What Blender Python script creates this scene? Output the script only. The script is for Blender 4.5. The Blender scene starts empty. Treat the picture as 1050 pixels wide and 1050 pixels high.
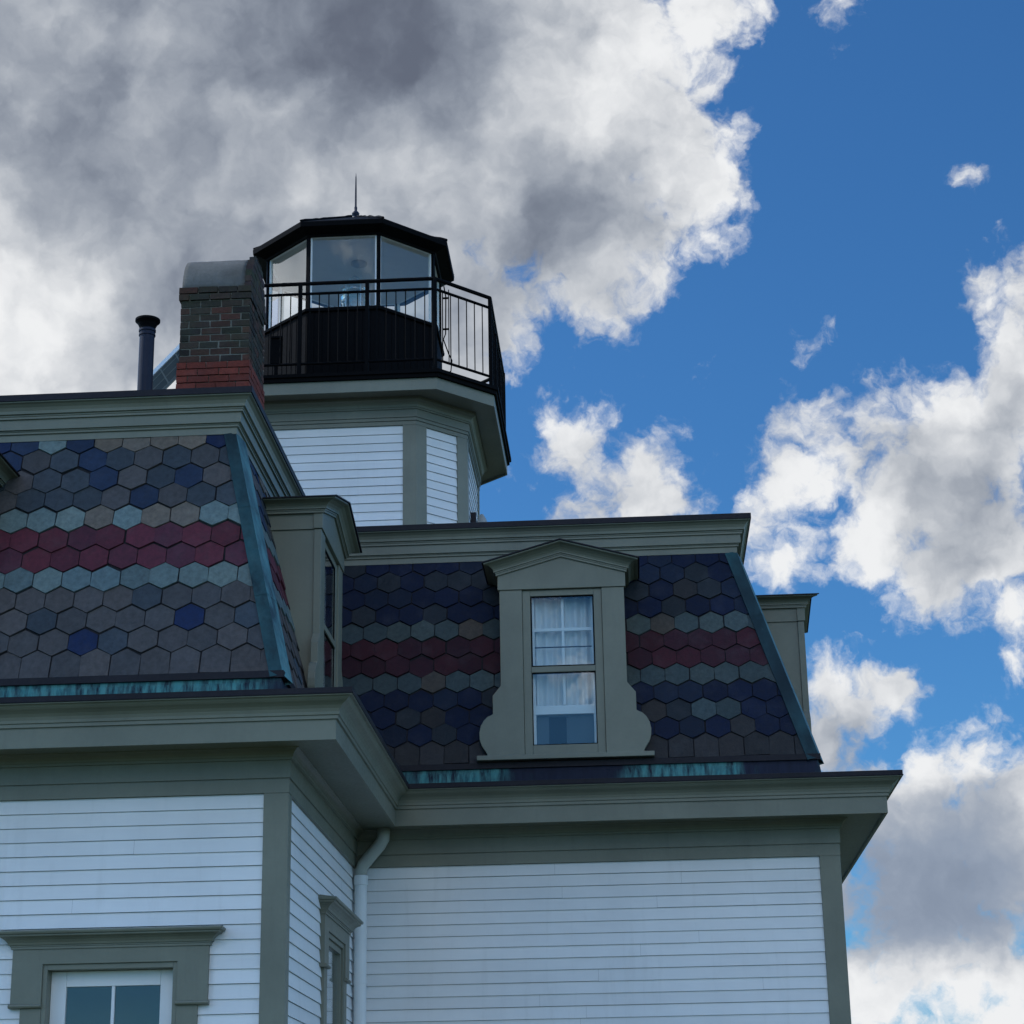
import bpy, bmesh, math, random
from mathutils import Vector, Matrix
random.seed(7)
sc = bpy.context.scene
COL = sc.collection
PI = math.pi

# ------------------------------------------------------------------ node helpers
class NT:
    def __init__(s, tree):
        s.t = tree; s.n = tree.nodes; s.l = tree.links
    def node(s, kind, **kw):
        n = s.n.new(kind)
        for k, v in kw.items(): setattr(n, k, v)
        return n
    def put(s, sock, v):
        if v is None: return
        if isinstance(v, bpy.types.NodeSocket): s.l.new(v, sock)
        else: sock.default_value = v
    def math(s, op, a, b=None, c=None, clamp=False):
        n = s.node('ShaderNodeMath', operation=op, use_clamp=clamp)
        for i, v in enumerate((a, b, c)): s.put(n.inputs[i], v)
        return n.outputs[0]
    def vmath(s, op, a, b=None, scale=None):
        n = s.node('ShaderNodeVectorMath', operation=op)
        s.put(n.inputs[0], a); s.put(n.inputs[1], b)
        if scale is not None: s.put(n.inputs['Scale'], scale)
        return n.outputs['Value'] if op in ('DISTANCE', 'DOT_PRODUCT', 'LENGTH') else n.outputs['Vector']
    def noise(s, vec, scale, detail=4, rough=.55, dist=0.):
        n = s.node('ShaderNodeTexNoise')
        s.put(n.inputs['Vector'], vec); s.put(n.inputs['Scale'], scale); s.put(n.inputs['Detail'], detail)
        s.put(n.inputs['Roughness'], rough); s.put(n.inputs['Distortion'], dist)
        return n
    def rng(s, v, a, b, c=0., d=1., smooth=False):
        n = s.node('ShaderNodeMapRange', clamp=True)
        if smooth: n.interpolation_type = 'SMOOTHSTEP'
        for i, x in enumerate((v, a, b, c, d)): s.put(n.inputs[i], x)
        return n.outputs[0]
    def mix(s, f, a, b, blend='MIX'):
        n = s.node('ShaderNodeMix', data_type='RGBA', blend_type=blend)
        s.put(n.inputs[0], f); s.put(n.inputs[6], a); s.put(n.inputs[7], b)
        return n.outputs[2]

def c4(c, k=1.): return (c[0]*k, c[1]*k, c[2]*k, 1.)

def new_mat(name):
    m = bpy.data.materials.new(name); m.use_nodes = True
    t = NT(m.node_tree); b = m.node_tree.nodes['Principled BSDF']
    co = t.node('ShaderNodeTexCoord').outputs['Object']
    return m, t, b, co

def paint(name, col, rough=.5, var=.12, dirt=.25, bump=.15, spec=.4, grain=(1, 1, 1), dirtcol=(.09, .085, .07)):
    """painted wood or metal: mottled tone, vertical weather streaks, slight surface waviness"""
    m, t, b, co = new_mat(name)
    big = t.noise(co, 1.7, 5, .6).outputs[0]
    fine = t.noise(t.vmath('MULTIPLY', co, (38*grain[0], 38*grain[1], 38*grain[2])), 1., 4, .6).outputs[0]
    st = t.noise(t.vmath('MULTIPLY', co, (9, 9, .8)), 1., 5, .65).outputs[0]
    base = t.mix(t.rng(big, .3, .7), c4(col, 1-var), c4(col, 1+var))
    base = t.mix(t.math('MULTIPLY', t.rng(fine, .35, .75), var*.8), base, c4(col, .7))
    base = t.mix(t.math('MULTIPLY', t.rng(st, .55, .8), dirt), base, c4(dirtcol))
    t.put(b.inputs['Base Color'], base)
    t.put(b.inputs['Roughness'], t.rng(fine, .2, .8, rough-.08, rough+.12))
    b.inputs['Specular IOR Level'].default_value = spec
    bp = t.node('ShaderNodeBump'); bp.inputs['Strength'].default_value = bump; bp.inputs['Distance'].default_value = .01
    t.put(bp.inputs['Height'], t.math('ADD', t.math('MULTIPLY', big, 1.), t.math('MULTIPLY', fine, .25)))
    t.put(b.inputs['Normal'], bp.outputs[0])
    return m

M = {}
TRIM = (.174, .180, .138)
M['trim'] = paint('sage_green_paint', TRIM, .45, .14, .26, .16, .40)
M['white'] = paint('white_clapboard_paint', (.76, .77, .77), .5, .05, .22, .14, .4, grain=(.12, .12, 1.6), dirtcol=(.42, .42, .40))
def board_tone(m, pitch, zref, amt):
    """each course of boards was painted and has weathered a little differently"""
    t = NT(m.node_tree); b = m.node_tree.nodes['Principled BSDF']; src = b.inputs['Base Color'].links[0].from_socket
    co = t.node('ShaderNodeTexCoord').outputs['Object']; sep = t.node('ShaderNodeSeparateXYZ'); t.put(sep.inputs[0], co)
    row = t.math('FLOOR', t.math('DIVIDE', t.math('SUBTRACT', sep.outputs[2], zref), pitch))
    wn = t.node('ShaderNodeTexWhiteNoise', noise_dimensions='1D'); t.put(wn.inputs['W'], row)
    cmb = t.node('ShaderNodeCombineXYZ'); [t.put(cmb.inputs[k], t.rng(wn.outputs['Value'], 0., 1., 1-amt, 1.)) for k in range(3)]
    t.put(b.inputs['Base Color'], t.mix(1., src, cmb.outputs[0], 'MULTIPLY'))
board_tone(M['white'], .1, 4.29, .09)
M['sashwhite'] = paint('white_sash_paint', (.75, .76, .76), .45, .04, .10, .08, .4, dirtcol=(.4, .4, .38))
M['black'] = paint('black_iron_paint', (.0035, .0035, .0042), .6, .25, .06, .10, .04, dirtcol=(.012, .010, .009))
M['drip'] = paint('dark_edge_metal', (.013, .011, .016), .55, .25, .3, .15, .22, dirtcol=(.03, .028, .026))
M['deck'] = paint('roof_membrane', (.05, .05, .055), .8, .2, .2, .2, .2)
M['under'] = paint('dark_underlay', (.018, .017, .020), .8, .2, .1, .1, .2)
M['navy'] = paint('navy_flue_enamel', (.009, .013, .030), .5, .2, .12, .08, .22, dirtcol=(.03, .025, .03))
M['stucco'] = paint('grey_mortar_render', (.120, .118, .110), .95, .45, .65, 1.2, .15, dirtcol=(.055, .055, .045))
M['interior'] = paint('interior_plaster', (.20, .20, .20), .8, .1, .1, .05, .2)
M['ceiling'] = paint('lantern_ceiling_paint', (.60, .60, .57), .7, .05, .1, .05, .2)
M['curtain'] = paint('white_curtain_cloth', (.68, .69, .69), .85, .06, .10, .25, .1, grain=(1, 1, .08), dirtcol=(.5, .5, .5))
M['film'] = paint('grey_blue_insulation_board', (.075, .095, .105), .7, .25, .4, .3, .2, dirtcol=(.08, .11, .13))
M['void'] = paint('dark_opening', (.006, .006, .006), .9, .1, 0, .0, .1)
M['brass'] = paint('dull_brass', (.35, .28, .14), .35, .15, .2, .05, .5); M['brass'].node_tree.nodes['Principled BSDF'].inputs['Metallic'].default_value = .8
M['pipewhite'] = paint('white_downspout_enamel', (.72, .74, .74), .4, .04, .12, .05, .45, dirtcol=(.4, .4, .38))
M['elbow'] = paint('pale_green_elbow_enamel', (.42, .44, .40), .45, .08, .2, .05, .4)
M['lampgrey'] = paint('grey_fixture_metal', (.30, .31, .30), .4, .1, .2, .05, .5)
M['alu'] = paint('aluminium_rail', (.55, .57, .58), .35, .08, .1, .05, .5); M['alu'].node_tree.nodes['Principled BSDF'].inputs['Metallic'].default_value = .7

def mat_patina(name, dark, green, lo, hi, streak):
    m, t, b, co = new_mat(name)
    big = t.noise(t.vmath('MULTIPLY', co, (.9, .9, .25)), 1., 4, .6).outputs[0]
    st = t.noise(t.vmath('MULTIPLY', co, streak), 1., 6, .7).outputs[0]
    f = t.math('MULTIPLY', t.rng(big, lo, hi), t.rng(st, .35, .6))
    gtone = t.mix(t.rng(t.noise(co, 14, 4).outputs[0], .35, .65), c4(green), c4((green[0]*.65, green[1]*.9, green[2]*.95)))
    base = t.mix(t.rng(st, .3, .7), c4(dark), c4(dark, 1.7))
    base = t.mix(f, base, gtone)
    b.inputs['Specular IOR Level'].default_value = .1
    t.put(b.inputs['Base Color'], base); b.inputs['Roughness'].default_value = .55
    bp = t.node('ShaderNodeBump'); bp.inputs['Strength'].default_value = .25; bp.inputs['Distance'].default_value = .01
    t.put(bp.inputs['Height'], st); t.put(b.inputs['Normal'], bp.outputs[0])
    return m
M['copper'] = mat_patina('weathered_copper_apron', (.012, .015, .028), (.095, .26, .25), .46, .53, (22, 22, 1.6))
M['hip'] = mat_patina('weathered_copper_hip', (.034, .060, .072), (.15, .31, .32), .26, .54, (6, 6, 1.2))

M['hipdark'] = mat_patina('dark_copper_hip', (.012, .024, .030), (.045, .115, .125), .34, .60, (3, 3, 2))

def mat_attr(name, rough, bump, bscale, spec, var=.25, moss=None):
    """colour per slate or brick from the mesh, broken up by grain and stains"""
    m, t, b, co = new_mat(name)
    a = t.node('ShaderNodeAttribute'); a.attribute_name = 'Col'
    n1 = t.noise(co, bscale, 6, .62).outputs[0]; n2 = t.noise(co, bscale*.22, 4, .6).outputs[0]
    base = t.mix(t.math('MULTIPLY', t.rng(n1, .3, .7), var), a.outputs['Color'], c4((.02, .02, .022)))
    base = t.mix(t.math('MULTIPLY', t.rng(n2, .5, .75), .07), base, c4((.20, .20, .21)))
    if moss:
        n3 = t.noise(co, 5.5, 5, .65).outputs[0]
        sep = t.node('ShaderNodeSeparateXYZ'); t.put(sep.inputs[0], co)
        zf = t.math('MULTIPLY', t.rng(sep.outputs[2], 8.85, 9.05), t.rng(n3, .40, .62))
        base = t.mix(t.math('MULTIPLY', zf, .30), base, c4(moss))
    t.put(b.inputs['Base Color'], base)
    t.put(b.inputs['Roughness'], t.rng(n1, .2, .8, rough-.1, rough+.12))
    b.inputs['Specular IOR Level'].default_value = spec
    bp = t.node('ShaderNodeBump'); bp.inputs['Strength'].default_value = bump; bp.inputs['Distance'].default_value = .012
    t.put(bp.inputs['Height'], n1); t.put(b.inputs['Normal'], bp.outputs[0])
    return m
M['slate'] = mat_attr('hexagonal_slate', .66, .45, 26, .13, .42)
M['brick'] = mat_attr('old_brick', .9, .6, 30, .2, .35, moss=(.050, .060, .030))

def mat_glass(name, refl, tint, rough=.02, wav=.02):
    m = bpy.data.materials.new(name); m.use_nodes = True
    t = NT(m.node_tree); t.n.clear()
    out = t.node('ShaderNodeOutputMaterial')
    tr = t.node('ShaderNodeBsdfTransparent'); tr.inputs[0].default_value = c4(tint)
    gl = t.node('ShaderNodeBsdfGlossy'); gl.inputs['Roughness'].default_value = rough
    gl.inputs['Color'].default_value = (.95, .97, 1, 1)
    lw = t.node('ShaderNodeLayerWeight'); lw.inputs[0].default_value = .5
    f = t.rng(t.math('POWER', lw.outputs['Facing'], 4.), 0., 1., refl, 1.)
    if wav:
        co = t.node('ShaderNodeTexCoord').outputs['Object']
        bp = t.node('ShaderNodeBump'); bp.inputs['Strength'].default_value = wav; bp.inputs['Distance'].default_value = .02
        t.put(bp.inputs['Height'], t.noise(co, 3.5, 2, .5).outputs[0]); t.put(gl.inputs['Normal'], bp.outputs[0])
    mx = t.node('ShaderNodeMixShader'); t.put(mx.inputs[0], f)
    t.l.new(tr.outputs[0], mx.inputs[1]); t.l.new(gl.outputs[0], mx.inputs[2]); t.l.new(mx.outputs[0], out.inputs[0])
    return m
M['glass'] = mat_glass('window_glass', .042, (.93, .96, .96), .015, .05)
M['lglass'] = mat_glass('lantern_glass', .075, (.90, .94, .95), .01, .0)
M['lens'] = mat_glass('lens_glass', .25, (.75, .84, .86), .05, .2)

def mat_grass():
    m, t, b, co = new_mat('lawn_grass')
    n = t.noise(co, .35, 6, .6).outputs[0]; n2 = t.noise(co, 9, 5, .7).outputs[0]
    base = t.mix(n, c4((.045, .065, .02)), c4((.085, .09, .035)))
    base = t.mix(t.math('MULTIPLY', n2, .4), base, c4((.03, .04, .015)))
    t.put(b.inputs['Base Color'], base); b.inputs['Roughness'].default_value = .9
    return m
M['grass'] = mat_grass()
M['stone'] = paint('foundation_stone', (.25, .24, .22), .9, .25, .3, .6, .2)

def mat_pv():
    m, t, b, co = new_mat('solar_cell_laminate')
    br = t.node('ShaderNodeTexBrick', offset=0.); t.put(br.inputs['Vector'], co); br.inputs['Scale'].default_value = 1.
    br.inputs['Brick Width'].default_value = .16; br.inputs['Row Height'].default_value = .16; br.inputs['Mortar Size'].default_value = .006
    br.inputs['Color1'].default_value = (.10, .13, .16, 1); br.inputs['Color2'].default_value = (.12, .15, .18, 1); br.inputs['Mortar'].default_value = (.3, .33, .35, 1)
    t.put(b.inputs['Base Color'], br.outputs[0]); b.inputs['Roughness'].default_value = .25
    return m
M['pv'] = mat_pv()

# ------------------------------------------------------------------ mesh helpers
class MB:
    def __init__(s): s.v = []; s.f = []
    def add(s, vs, fs):
        o = len(s.v); s.v += [tuple(v) for v in vs]; s.f += [tuple(i+o for i in f) for f in fs]
    def box(s, x0, x1, y0, y1, z0, z1, T=None):
        vs = [(x, y, z) for z in (z0, z1) for y in (y0, y1) for x in (x0, x1)]
        if T: vs = [T(*v) for v in vs]
        s.add(vs, [(0, 2, 3, 1), (4, 5, 7, 6), (0, 1, 5, 4), (2, 6, 7, 3), (0, 4, 6, 2), (1, 3, 7, 5)])
    def prism(s, poly, w0, w1, T):
        """polygon in (u, z) pushed from depth w0 to w1"""
        n = len(poly)
        vs = [T(u, w0, z) for u, z in poly] + [T(u, w1, z) for u, z in poly]
        s.add(vs, [tuple(range(n)), tuple(range(2*n-1, n-1, -1))] + [(i, (i+1) % n, n+(i+1) % n, n+i) for i in range(n)])
    def rings(s, rings, closed=True, cap0=False, cap1=False):
        n = len(rings[0]); vs = [p for r in rings for p in r]; fs = []
        for k in range(len(rings)-1):
            for i in range(n if closed else n-1):
                j = (i+1) % n
                fs.append((k*n+i, k*n+j, (k+1)*n+j, (k+1)*n+i))
        if cap0: fs.append(tuple(range(n-1, -1, -1)))
        if cap1: fs.append(tuple((len(rings)-1)*n+i for i in range(n)))
        s.add(vs, fs)
    def tube(s, pts, r, seg=8, caps=True):
        pts = [Vector(p) for p in pts]; rs = r if isinstance(r, (list, tuple)) else [r]*len(pts)
        rings = []; up = None
        for i, p in enumerate(pts):
            d = (pts[min(i+1, len(pts)-1)] - pts[max(i-1, 0)]).normalized()
            if up is None: up = Vector((0, 0, 1)) if abs(d.z) < .9 else Vector((1, 0, 0))
            a = d.cross(up).normalized(); b2 = a.cross(d).normalized(); up = b2
            rings.append([p + (a*math.cos(2*PI*k/seg) + b2*math.sin(2*PI*k/seg))*rs[i] for k in range(seg)])
        s.rings(rings, True, caps, caps)
    def lathe(s, prof, cx, cy, seg=24, cap0=True, cap1=True):
        s.rings([[(cx+r*math.cos(2*PI*k/seg), cy+r*math.sin(2*PI*k/seg), z) for k in range(seg)] for r, z in prof], True, cap0, cap1)
    def sweep(s, path, prof, closed=True):
        """profile of (outward offset, height) carried along a plan path with mitred corners"""
        s.rings([offset_path(path, o, z, closed) for o, z in prof], closed)
    def build(s, name, mat, parent=None, origin=None, smooth=False, bevel=0., recalc=True):
        o = Vector(origin) if origin is not None else (root_of(parent) if parent else Vector((0, 0, 0)))
        me = bpy.data.meshes.new(name)
        me.from_pydata([tuple(Vector(v)-o) for v in s.v], [], s.f)
        if recalc:
            bm = bmesh.new(); bm.from_mesh(me); bmesh.ops.recalc_face_normals(bm, faces=bm.faces); bm.to_mesh(me); bm.free()
        me.materials.append(M[mat] if isinstance(mat, str) else mat)
        if smooth:
            for p in me.polygons: p.use_smooth = True
        ob = bpy.data.objects.new(name, me); COL.objects.link(ob)
        if parent: ob.parent = parent
        else: ob.location = o
        if bevel:
            b = ob.modifiers.new('edge', 'BEVEL'); b.width = bevel; b.segments = 2; b.limit_method = 'ANGLE'
        return ob

def root_of(o):
    while o.parent: o = o.parent
    return Vector(o.location)

def offset_path(path, o, z, closed=True):
    n = len(path); out = []
    for i in range(n):
        p = Vector(path[i]); ns = []
        if closed or i > 0:
            d = (p - Vector(path[i-1])).normalized(); ns.append(Vector((d.y, -d.x)))
        if closed or i < n-1:
            d = (Vector(path[(i+1) % n]) - p).normalized(); ns.append(Vector((d.y, -d.x)))
        if len(ns) == 1: q = p + ns[0]*o
        else:
            m = (ns[0]+ns[1]); q = p + m*(o/(1+ns[0].dot(ns[1])))
        out.append((q.x, q.y, z))
    return out

def tag(o, label=None, cat=None, group=None, kind=None):
    if label: o['label'] = label
    if cat: o['category'] = cat
    if group: o['group'] = group
    if kind: o['kind'] = kind
    return o

def thing(name, loc, label, cat, group=None):
    e = bpy.data.objects.new(name, None); COL.objects.link(e); e.location = loc; e.empty_display_size = .2
    return tag(e, label, cat, group)

# ------------------------------------------------------------------ plan of the house
YL, YR, XC, XR, XW, YB = 14.0, 17.5, -2.410, 1.738, -8.0, 25.5
WALL = [(XW, YL), (XC, YL), (XC, YR), (XR, YR), (XR, YB), (XW, YB)]
BASE = [(XW+.1, 14.03), (-2.47, 14.03), (-2.47, 17.53), (1.63, 17.53), (1.63, YB-.1), (XW+.1, YB-.1)]
TOP = [(XW+.6, 14.55), (-2.965, 14.55), (-2.965, 18.09), (1.035, 18.09), (1.035, YB-.6), (XW+.6, YB-.6)]
ZB, ZT = 5.17, 7.25

# ground
g = MB(); N = 24
g.add([(x*40-480, y*40-440, 0) for y in range(N+1) for x in range(N+1)],
      [(j*(N+1)+i, j*(N+1)+i+1, (j+1)*(N+1)+i+1, (j+1)*(N+1)+i) for j in range(N) for i in range(N)])
tag(g.build('ground', 'grass', origin=(0, 0, 0)), 'mown green lawn around the white house', 'lawn', kind='structure')

house = thing('lighthouse_house', ((XC+XR)/2, YR, 0), 'white clapboard house with hexagonal slate mansard roof and a lantern tower above', 'lighthouse')

# ------------------------------------------------------------------ clapboard walls
def clap(mb, p0, p1, z0, z1, zref, pitch=.1, holes=(), end0=0., end1=0., rnd=random):
    p0 = Vector(p0); p1 = Vector(p1); d = (p1-p0); L = d.length; d /= L; n = Vector((d.y, -d.x))
    P = lambda s, o, z: (p0.x+d.x*s+n.x*o, p0.y+d.y*s+n.y*o, z)
    k = 0
    while True:
        zt = zref-k*pitch; zb = zt-pitch; k += 1
        if zb < z0-1e-6: break
        spans = [(end0, L-end1)]
        for (a, b, za, zz) in holes:
            if zt > za and zb < zz:
                spans = [q for (s0, s1) in spans for q in ((s0, min(s1, a)), (max(s0, b), s1)) if q[1]-q[0] > .01]
        for s0, s1 in spans:
            cuts = [s0]
            x = s0 + rnd.uniform(1.4, 4.5)
            while x < s1-.5: cuts.append(x); x += rnd.uniform(2.4, 4.8)
            cuts.append(s1)
            for a, b in zip(cuts, cuts[1:]):
                ga = .0006 if a != s0 else 0; gb = .0006 if b != s1 else 0
                j0 = rnd.uniform(-.0016, .0016); j1 = rnd.uniform(-.0016, .0016); w = rnd.uniform(.0125, .0155)
                mb.add([P(a+ga, w, zb+j0), P(b-gb, w, zb+j1), P(b-gb, .003, zt-.0022), P(a+ga, .003, zt-.0022), P(a+ga, -.004, zb+.002), P(b-gb, -.004, zb+.002)],
                       [(0, 1, 2, 3), (4, 5, 1, 0)])

def wall_sheet(mb, p0, p1, z0, z1, holes=()):
    """the sheathing behind the boards, with openings cut out"""
    p0 = Vector(p0); p1 = Vector(p1); d = p1-p0; L = d.length; d /= L; n = Vector((d.y, -d.x))
    P = lambda s, z: (p0.x+d.x*s-n.x*.012, p0.y+d.y*s-n.y*.012, z)
    ss = sorted({0, L} | {h[0] for h in holes} | {h[1] for h in holes}); zs = sorted({z0, z1} | {h[2] for h in holes} | {h[3] for h in holes})
    for a, b in zip(ss, ss[1:]):
        for c, e in zip(zs, zs[1:]):
            if any(h[0] <= (a+b)/2 <= h[1] and h[2] <= (c+e)/2 <= h[3] for h in holes): continue
            mb.add([P(a, c), P(b, c), P(b, e), P(a, e)], [(0, 1, 2, 3)])

WCX, WDZ = -3.5935, .41           # front window centre, side window is set higher
SCY = 16.285                      # side window centre
zf = 4.29
sections = [(WALL[0], WALL[1], [(WCX-.50-XW, WCX+.50-XW, 1.25, 3.20)], .0, .147),
            (WALL[1], WALL[2], [(SCY-.50-YL, SCY+.50-YL, 1.25+WDZ, 3.20+WDZ)], .10, .0),
            (WALL[2], WALL[3], [], .0, .147),
            (WALL[3], WALL[4], [], .10, .1),
            (WALL[4], WALL[5], [], .1, .1), (WALL[5], WALL[0], [], .1, .1)]
for a, b, holes, e0, e1 in sections:
    mb = MB(); clap(mb, a, b, .55, zf, zf, .1, holes, e0, e1)
    w = mb.build('wall', 'white', house, recalc=False)
    sh = MB(); wall_sheet(sh, a, b, .5, 4.7, [(h[0]+.03, h[1]-.03, h[2]-.02, h[3]-.055) for h in holes])
    sh.build('wall_sheathing', 'interior', w, recalc=False)
fd = MB(); fd.sweep(WALL, [(.03, -.2), (.03, .5), (.06, .52), (.06, .55), (-.02, .57)]); fd.build('foundation', 'stone', house)

# corner boards (two boards meeting at each outside corner)
def corner_board(x, y, sx, sy, w1, w2, z0, z1, t=.025, parent=house, mat='trim'):
    mb = MB()
    # front board along x, then side board along y
    mb.box(min(x-sx*w1, x+sx*t), max(x-sx*w1, x+sx*t), min(y, y+sy*t), max(y, y+sy*t), z0, z1)
    mb.box(min(x, x+sx*t), max(x, x+sx*t), min(y, y-sy*w2), max(y, y-sy*w2), z0, z1)
    return mb.build('corner_board', mat, parent, bevel=.004)
corner_board(XC, YL, 1, -1, .152, .11, .55, zf)
corner_board(XR, YR, 1, -1, .152, .11, .55, zf)
corner_board(XR, YB, 1, 1, .15, .11, .55, zf); corner_board(XW, YB, -1, 1, .15, .11, .55, zf); corner_board(XW, YL, -1, -1, .15, .11, .55, zf)

# frieze, eaves, gutter
mb = MB(); mb.sweep(WALL, [(-.01, 4.29), (.028, 4.29), (.028, 4.385), (.022, 4.388), (.022, 4.392), (.034, 4.395), (.034, 4.515), (.034, 4.518), (.05, 4.52), (.05, 4.538), (.054, 4.541), (.058, 4.555), (.068, 4.573), (.084, 4.588), (.10, 4.594), (.104, 4.606)])
fr = mb.build('frieze', 'trim', house)
mb = MB(); mb.sweep(WALL, [(-.01, 4.60), (0.384, 4.603), (0.386, 4.575), (0.408, 4.575), (0.408, 4.72)]); ev = mb.build('eaves', 'trim', house)
mb = MB(); mb.sweep(WALL, [(0.404, 4.715), (0.423, 4.717), (0.423, 4.742), (0.433, 4.745), (0.435, 4.765), (0.442, 4.787), (0.456, 4.806), (0.475, 4.820), (0.494, 4.831), (0.509, 4.845), (0.516, 4.857), (0.534, 4.858), (0.536, 4.868)]); gu = mb.build('gutter', 'trim', house)
mb = MB(); mb.sweep(WALL, [(0.531, 4.864), (0.543, 4.866), (0.544, 4.872), (0.539, 4.875), (0.539, 4.910), (0.521, 4.914), (0.300, 4.93), (0.000, 4.955), (-.14, 4.97)]); mb.build('drip_edge', 'drip', gu)

# ------------------------------------------------------------------ mansard
OPEN = {0: (-5.30, .50, 6.66), 1: (16.15, .54, 6.72), 2: (-.553, .50, 6.72), 3: (19.42, .50, 6.72)}     # dormer openings: centre along the face, half width, height
mb = MB()
for i in range(6):
    b0, b1, t1, t0 = [Vector((*p, z)) for p, z in ((BASE[i], ZB), (BASE[(i+1) % 6], ZB), (TOP[(i+1) % 6], ZT), (TOP[i], ZT))]
    if i not in OPEN: mb.add([b0, b1, t1, t0], [(0, 1, 2, 3)]); continue
    c, hw, zo = OPEN[i]; ax = 0 if i in (0, 2) else 1; f = (zo-ZB)/(ZT-ZB)
    def at(v, k):     # point of the face at coordinate v along its axis and height fraction k
        p = b0.lerp(t0, k); q = b1.lerp(t1, k); return p.lerp(q, (v-p[ax])/(q[ax]-p[ax]))
    l0, l1, r0, r1 = at(c-hw, 0), at(c-hw, f), at(c+hw, 0), at(c+hw, f); m0, m1 = b0.lerp(t0, f), b1.lerp(t1, f)
    mb.add([b0, l0, l1, m0, r0, b1, m1, r1, t0, t1], [(0, 1, 2, 3), (4, 5, 6, 7), (3, 2, 7, 6, 9, 8)])
mroof = mb.build('mansard_roof', 'under', house)
mb = MB(); mb.sweep(BASE, [(.0, 5.185), (.026, 5.180), (.026, 5.13), (.004, 5.128)]); mb.build('starter_shadow_strip', 'drip', mroof)  # dark strip puts in the shadow under the overhanging slates
mb = MB(); mb.sweep(BASE, [(.004, 5.128), (.008, 5.10), (.012, 5.098), (.03, 4.97), (.035, 4.94)]); mb.build('apron_flashing', 'copper', mroof)

PAL = {'N': (.014, .030, .092), 'n': (.026, .046, .096), 'B': (.062, .076, .092), 'P': (.108, .096, .094), 'p': (.092, .086, .087),
       'T': (.185, .245, .235), 't': (.140, .195, .200), 'K': (.210, .170, .135), 'R': (.142, .030, .046), 'r': (.115, .030, .048)}
def slate_face(corners, phase, rowspec, over, normal_hint, rnd, parent, swap=None, batch_tone=1.):
    """corners: base-start, base-end, top-end, top-start; tiles laid in courses from the bottom up"""
    b0, b1, t1, t0 = [Vector(c) for c in corners]
    e = (b1-b0).normalized(); n = e.cross(t0-b0).normalized()
    if n.dot(Vector(normal_hint)) < 0: n = -n
    upv = n.cross(e)
    if upv.z < 0: upv = -upv
    H = (t0-b0).dot(upv)
    W = .219; s = .1183; pitch = 1.5*s
    bm = bmesh.new(); cl = bm.loops.layers.float_color.new('Col')
    smin = min((c-b0).dot(e) for c in (b0, b1, t0, t1)); smax = max((c-b0).dot(e) for c in (b0, b1, t0, t1))
    for k in range(12):
        row = 11-k; tc = 1.05*s + pitch*k
        sh = phase + (0 if k % 2 == 0 else W/2)
        i0 = int((smin-sh)/W)-1; i1 = int((smax-sh)/W)+2
        for i in range(i0, i1):
            c = sh+(i+.5)*W
            pos = b0+e*c+upv*tc
            kind = rnd.choices(*rowspec(row))[0]
            if swap and abs(pos[swap[3]]-swap[0]) < swap[1]-.03 and pos.z < swap[2]-.03: continue
            for (r_, p_, kk) in over:
                if r_ == row and abs((Vector(p_)-pos).dot(e)) < W*.5: kind = kk
            lum = rnd.uniform(.84, 1.17)*batch_tone*.84; col = [ch*lum for ch in PAL[kind]]; hue = rnd.uniform(-.035, .035)
            col[0] *= 1+hue; col[2] *= 1-hue
            a = .968; rot = rnd.gauss(0, .013); js = rnd.gauss(0, .0026); jt = rnd.gauss(0, .0032) - (rnd.uniform(.006, .014) if rnd.random() < .03 else 0)
            pts = [(0, s), (-W/2, s/2), (-W/2, -s/2), (0, -s), (W/2, -s/2), (W/2, s/2)]
            if row == 11: pts = [(0, s), (-W/2, s/2), (-W/2, -s*1.02), (W/2, -s*1.02), (W/2, s/2)]
            # worn corners: clip some lower points irregularly
            q = []
            for (x, y) in pts:
                if y < 0 and row < 11 and rnd.random() < .30:
                    f = rnd.uniform(.02, .09); q += [(x*(1-f) - (.006 if x == 0 else 0), y*(1-f*.5)), (x*(1-f*.4)+(.006 if x == 0 else 0), y*(1-f))] if x == 0 else [(x, y*(1-f))]
                else: q.append((x+rnd.gauss(0, .0012), y+rnd.gauss(0, .0015)))
            tilt = rnd.gauss(0, .0016); lift = rnd.uniform(.014, .021)
            top = []; bot = []
            for x, y in q:
                x, y = x*a, y*a
                x, y = x*math.cos(rot)-y*math.sin(rot)+js, x*math.sin(rot)+y*math.cos(rot)+jt
                h = lift - (y+s)/(2*s)*.0115 + tilt*x/W*2
                p = pos+e*x+upv*y
                top.append(bm.verts.new(p+n*h)); bot.append(bm.verts.new(p+n*(-.004)))
            fs = [bm.faces.new(top)]
            for j in range(len(q)):
                jj = (j+1) % len(q); fs.append(bm.faces.new((top[j], bot[j], bot[jj], top[jj])))
            for f in fs:
                for lp in f.loops: lp[cl] = (*col, 1)
    def cut(pt, nn):
        bmesh.ops.bisect_plane(bm, geom=bm.verts[:]+bm.edges[:]+bm.faces[:], plane_co=pt, plane_no=nn, clear_outer=True)
    for p, q2, inside in ((b1, t1, b0), (b0, t0, b1)):
        d = (q2-p).normalized(); nn = d.cross(n).normalized()
        if nn.dot(inside-p) > 0: nn = -nn
        cut(p-nn*.035, nn)
    cut(t0+Vector((0, 0, -.0)), Vector((0, 0, 1))); cut(b0, Vector((0, 0, -1)))
    bmesh.ops.recalc_face_normals(bm, faces=bm.faces)
    o = root_of(parent)
    for v in bm.verts: v.co -= o
    me = bpy.data.meshes.new('slate_cladding'); bm.to_mesh(me); bm.free(); me.materials.append(M['slate'])
    ob = bpy.data.objects.new('slate_cladding', me); COL.objects.link(ob); ob.parent = parent
    return ob

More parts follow.
